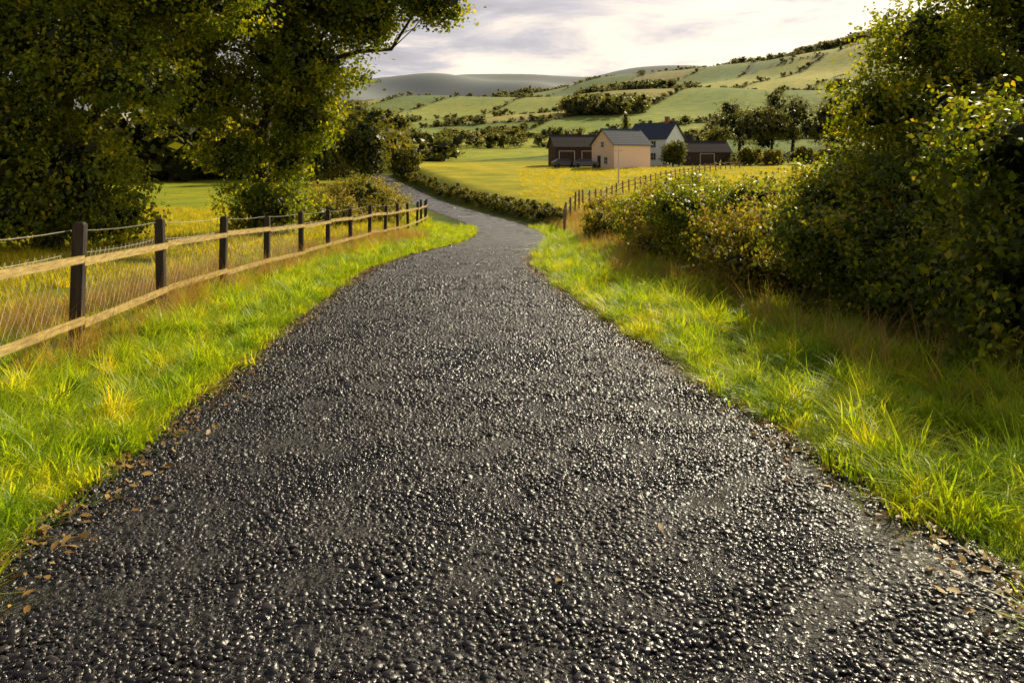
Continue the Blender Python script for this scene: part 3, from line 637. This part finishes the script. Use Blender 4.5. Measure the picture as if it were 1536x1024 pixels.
def gable(name,x,y,rot,w,l,eave,ridge,mw,mr,openings=(),chimney=False,zadd=0):
    z=min(h1(x,y),h1(x+2,y),h1(x,y-2))+zadd
    e=empty(name,(x,y,z)); e.rotation_euler=(0,0,math.radians(rot))
    pb=PB(); W=w/2; L_=l/2
    pts=[(-W,-0.6),(W,-0.6),(W,eave),(0,ridge),(-W,eave)]
    for xx in(-L_,L_):
        for a,b in pts: pb.v.append(Vector((xx,a,b)))
    pb.f.append((0,4,3,2,1)); pb.f.append((5,6,7,8,9))
    for i in range(5):
        j=(i+1)%5; pb.f.append((i,j,j+5,i+5))
    obj('walls',pb.mesh('walls'),mw,parent=e)
    rb=PB(); ov=0.35; sl=Vector((0,W,-(ridge-eave))).normalized(); run=math.hypot(W,ridge-eave)+ov
    for sgn in(1,-1):
        u=Vector((0,sl.y*sgn,sl.z)); nn=Vector((1,0,0)).cross(u)*sgn; 
        if nn.z<0: nn=-nn
        c_=Vector((0,0,ridge))+u*(run/2)+nn*0.075
        rb.box(c_,(L_+ov,run/2,0.06),(Vector((1,0,0)),u,nn))
        for k in range(int(run/0.45)):
            rb.box(Vector((0,0,ridge))+u*(0.45*(k+1))+nn*0.145,(L_+ov-0.02,0.03,0.008),(Vector((1,0,0)),u,nn))
    rb.box((0,0,ridge+0.17),(L_+ov+0.02,0.14,0.06))
    obj('roof',rb.mesh('roof'),mr,parent=e)
    gl=PB();fr=PB();dk=PB()
    for face,u,z0,ww,hh,kind in openings:
        if face=='front': c_=Vector((u,-W,z0+hh/2)); ax=(Vector((1,0,0)),Vector((0,-1,0)),Vector((0,0,1)))
        elif face=='back': c_=Vector((u,W,z0+hh/2)); ax=(Vector((1,0,0)),Vector((0,1,0)),Vector((0,0,1)))
        elif face=='left': c_=Vector((-L_,u,z0+hh/2)); ax=(Vector((0,1,0)),Vector((-1,0,0)),Vector((0,0,1)))
        else: c_=Vector((L_,u,z0+hh/2)); ax=(Vector((0,1,0)),Vector((1,0,0)),Vector((0,0,1)))
        tgt=gl if kind=='w' else dk
        tgt.box(c_+ax[1]*0.01,(ww/2,0.02,hh/2),ax)
        for s_ in(-1,1):
            fr.box(c_+ax[0]*s_*(ww/2+0.05)+ax[1]*0.03,(0.05,0.04,hh/2+0.1),ax)
            fr.box(c_+ax[2]*s_*(hh/2+0.05)+ax[1]*0.035,(ww/2,0.045,0.05),ax)
        if kind=='w': fr.box(c_+ax[1]*0.045,(0.03,0.012,hh/2),ax); fr.box(c_+ax[1]*0.04,(ww/2,0.01,0.03),ax)
    if gl.v: obj('windows',gl.mesh('windows'),M_glass,parent=e)
    if dk.v: obj('doors',dk.mesh('doors'),M_brown,parent=e)
    if fr.v: obj('frames',fr.mesh('frames'),M_frame,parent=e)
    if chimney:
        cb=PB(); cb.box((L_*0.6,0,ridge+0.4),(0.35,0.3,0.8)); cb.box((L_*0.6,0,ridge+1.22),(0.42,0.37,0.06)); obj('chimney',cb.mesh('chimney'),M_brick,parent=e)
    return e
gable('pink_house',17.9,131,30,6.0,7.4,3.8,6.2,M_pink,M_slate,[('left',-0.9,0.7,0.8,1.0,'w'),('left',0.9,0.0,0.9,2.0,'d'),('left',0,3.4,0.7,0.8,'w')])
gable('timber_barn',11.2,141,8,6.5,8.5,3.4,5.4,M_brown,M_darkroof,[('front',-2.2,0,2.6,2.6,'d'),('front',1.8,0,2.6,2.6,'d')])
gable('white_farmhouse',27.2,151,-42,6.6,8.5,4.9,7.8,M_white,M_slate,[('front',-2,1,1,1.2,'w'),('front',1.6,1,1,1.2,'w'),('front',-2,3.3,1,1.1,'w'),('front',1.6,3.3,1,1.1,'w'),('right',-1.2,0.9,1.0,1.2,'w'),('right',1.4,0,1,2.1,'d'),('right',0,3.3,1.0,1.2,'w')],chimney=True)
gable('farm_shed',36.5,153,5,6,9,2.6,4.6,M_brown,M_darkroof,[('front',0,0,2.6,2.2,'d')])
gable('farm_shed',31.5,156,-20,5,7,3.4,5.6,M_brown,M_darkroof,[('front',0,0.8,1,1,'w')])
e=empty('utility_pole',(11.5,86,h1(11.5,86))); pb=PB(); pb.tube([(0,0,-0.3),(0,0,2),(0.02,0,4.1)],[0.09,0.08,0.06],8); pb.box((0,0,3.8),(0.45,0.04,0.05)); pb.box((0.3,0,3.9),(0.04,0.04,0.07)); pb.box((-0.3,0,3.9),(0.04,0.04,0.07))
obj('pole',pb.mesh('pole'),M_frame,parent=e)
M_tyre=surfmat('tyre',(0.01,0.01,0.01),(0.03,0.03,0.03),rough=0.8)
def car(x,y,rot,colr):
    mp=surfmat('car_paint',colr,tuple(a*1.1 for a in colr),rough=0.25,bump=0.0)
    e=empty('parked_car',(x,y,h1(x,y))); e.rotation_euler=(0,0,math.radians(rot))
    prof_=[(-2.1,0.35),(2.1,0.35),(2.15,0.7),(1.95,0.9),(1.1,0.98),(0.45,1.42),(-1.1,1.45),(-1.9,1.0),(-2.15,0.9)]
    pb=PB(); n=len(prof_)
    for s_,k in((-0.85,1),(0.85,1)):
        for a,b in prof_: pb.v.append(Vector((a,s_*(0.82 if b>1.2 else 1),b)))
    pb.f.append(tuple(range(n))); pb.f.append(tuple(reversed(range(n,2*n))))
    for i in range(n):
        j=(i+1)%n; pb.f.append((i,i+n,j+n,j))
    obj('body',pb.mesh('body'),mp,parent=e)
    g=PB()
    for s_ in(-1,1): g.poly([(-1.6,s_*0.855,1.02),(0.9,s_*0.855,1.02),(0.4,s_*0.725,1.38),(-1.05,s_*0.725,1.38)])
    g.poly([(1.06,-0.7,1.03),(1.06,0.7,1.03),(0.5,0.62,1.4),(0.5,-0.62,1.4)]); obj('glass',g.mesh('glass'),M_glass,parent=e)
    wv=PB()
    for a in(-1.35,1.35):
        for s_ in(-1,1): wv.tube([(a,s_*0.68,0.33),(a,s_*0.89,0.33)],[0.33,0.33],16)
    obj('wheels',wv.mesh('wheels'),M_tyre,parent=e)
car(8.7,131.5,15,(0.03,0.03,0.035)); car(12.2,131,-5,(0.10,0.10,0.11))

# ------------------------------------------------------------------ light, world, camera
AZ,EL=math.radians(34),math.radians(34)
S=Vector((math.sin(AZ)*math.cos(EL),math.cos(AZ)*math.cos(EL),math.sin(EL)))
sd=bpy.data.lights.new('sun','SUN'); sd.energy=5.0; sd.angle=math.radians(0.6); sd.color=(1.0,0.87,0.60)
so=bpy.data.objects.new('sun',sd); so.rotation_euler=S.to_track_quat('Z','Y').to_euler(); so.location=(20,20,30); link(so)
wd=bpy.data.worlds.new("World"); scene.world=wd; wd.use_nodes=True; nt=wd.node_tree; nt.nodes.clear(); L=nt.links
out=N(nt,'ShaderNodeOutputWorld'); bg=N(nt,'ShaderNodeBackground'); bg.inputs[1].default_value=0.10
sk=N(nt,'ShaderNodeTexSky',sky_type='NISHITA'); sk.sun_disc=False; sk.sun_elevation=EL; sk.sun_rotation=AZ; sk.air_density=1.0; sk.dust_density=3.0
tc=N(nt,'ShaderNodeTexCoord'); sp=N(nt,'ShaderNodeSeparateXYZ'); L.new(tc.outputs['Generated'],sp.inputs[0])
zz=N(nt,'ShaderNodeMath',operation='MAXIMUM',inputs={1:0.0}); L.new(sp.outputs['Z'],zz.inputs[0])
za=N(nt,'ShaderNodeMath',operation='ADD',inputs={1:0.06}); L.new(zz.outputs[0],za.inputs[0])
dx_=N(nt,'ShaderNodeMath',operation='DIVIDE'); L.new(sp.outputs['X'],dx_.inputs[0]); L.new(za.outputs[0],dx_.inputs[1])
dy_=N(nt,'ShaderNodeMath',operation='DIVIDE'); L.new(sp.outputs['Y'],dy_.inputs[0]); L.new(za.outputs[0],dy_.inputs[1])
cb=N(nt,'ShaderNodeCombineXYZ'); L.new(dx_.outputs[0],cb.inputs[0]); L.new(dy_.outputs[0],cb.inputs[1])
n1=N(nt,'ShaderNodeTexNoise',inputs={'Scale':1.0,'Detail':9,'Roughness':0.62,'Distortion':0.4}); L.new(cb.outputs[0],n1.inputs['Vector'])
zf=N(nt,'ShaderNodeMath',operation='MULTIPLY_ADD',inputs={1:1.15}); L.new(zz.outputs[0],zf.inputs[0]); L.new(n1.outputs['Fac'],zf.inputs[2])
xf=N(nt,'ShaderNodeMath',operation='MULTIPLY_ADD',inputs={1:-0.42}); L.new(sp.outputs['X'],xf.inputs[0]); L.new(zf.outputs[0],xf.inputs[2])
cr=ramp(nt,[(0.48,(13.5,11.6,9.0)),(0.60,(10.8,9.4,8.1)),(0.72,(6.6,6.2,6.5)),(1.0,(2.6,2.3,2.3))]); L.new(xf.outputs[0],cr.inputs[0])
fm_=N(nt,'ShaderNodeMapRange',inputs={1:0.05,2:0.6,3:0.95,4:0.6}); L.new(zz.outputs[0],fm_.inputs[0])
mx=N(nt,'ShaderNodeMix',data_type='RGBA'); L.new(fm_.outputs[0],mx.inputs[0]); L.new(sk.outputs[0],mx.inputs[6]); L.new(cr.outputs[0],mx.inputs[7])
L.new(mx.outputs[2],bg.inputs[0]); L.new(bg.outputs[0],out.inputs[0])
cam=bpy.data.cameras.new('camera'); co=bpy.data.objects.new('camera',cam); link(co)
co.location=(0,0,1.6); co.rotation_euler=(math.radians(90),0,0)
cam.sensor_width=36; cam.lens=28; cam.shift_y=-262/1536; cam.clip_end=20000; cam.clip_start=0.05
scene.camera=co
scene.view_settings.view_transform='Standard'
try: scene.view_settings.look='None'
except Exception: pass
scene.view_settings.exposure=0
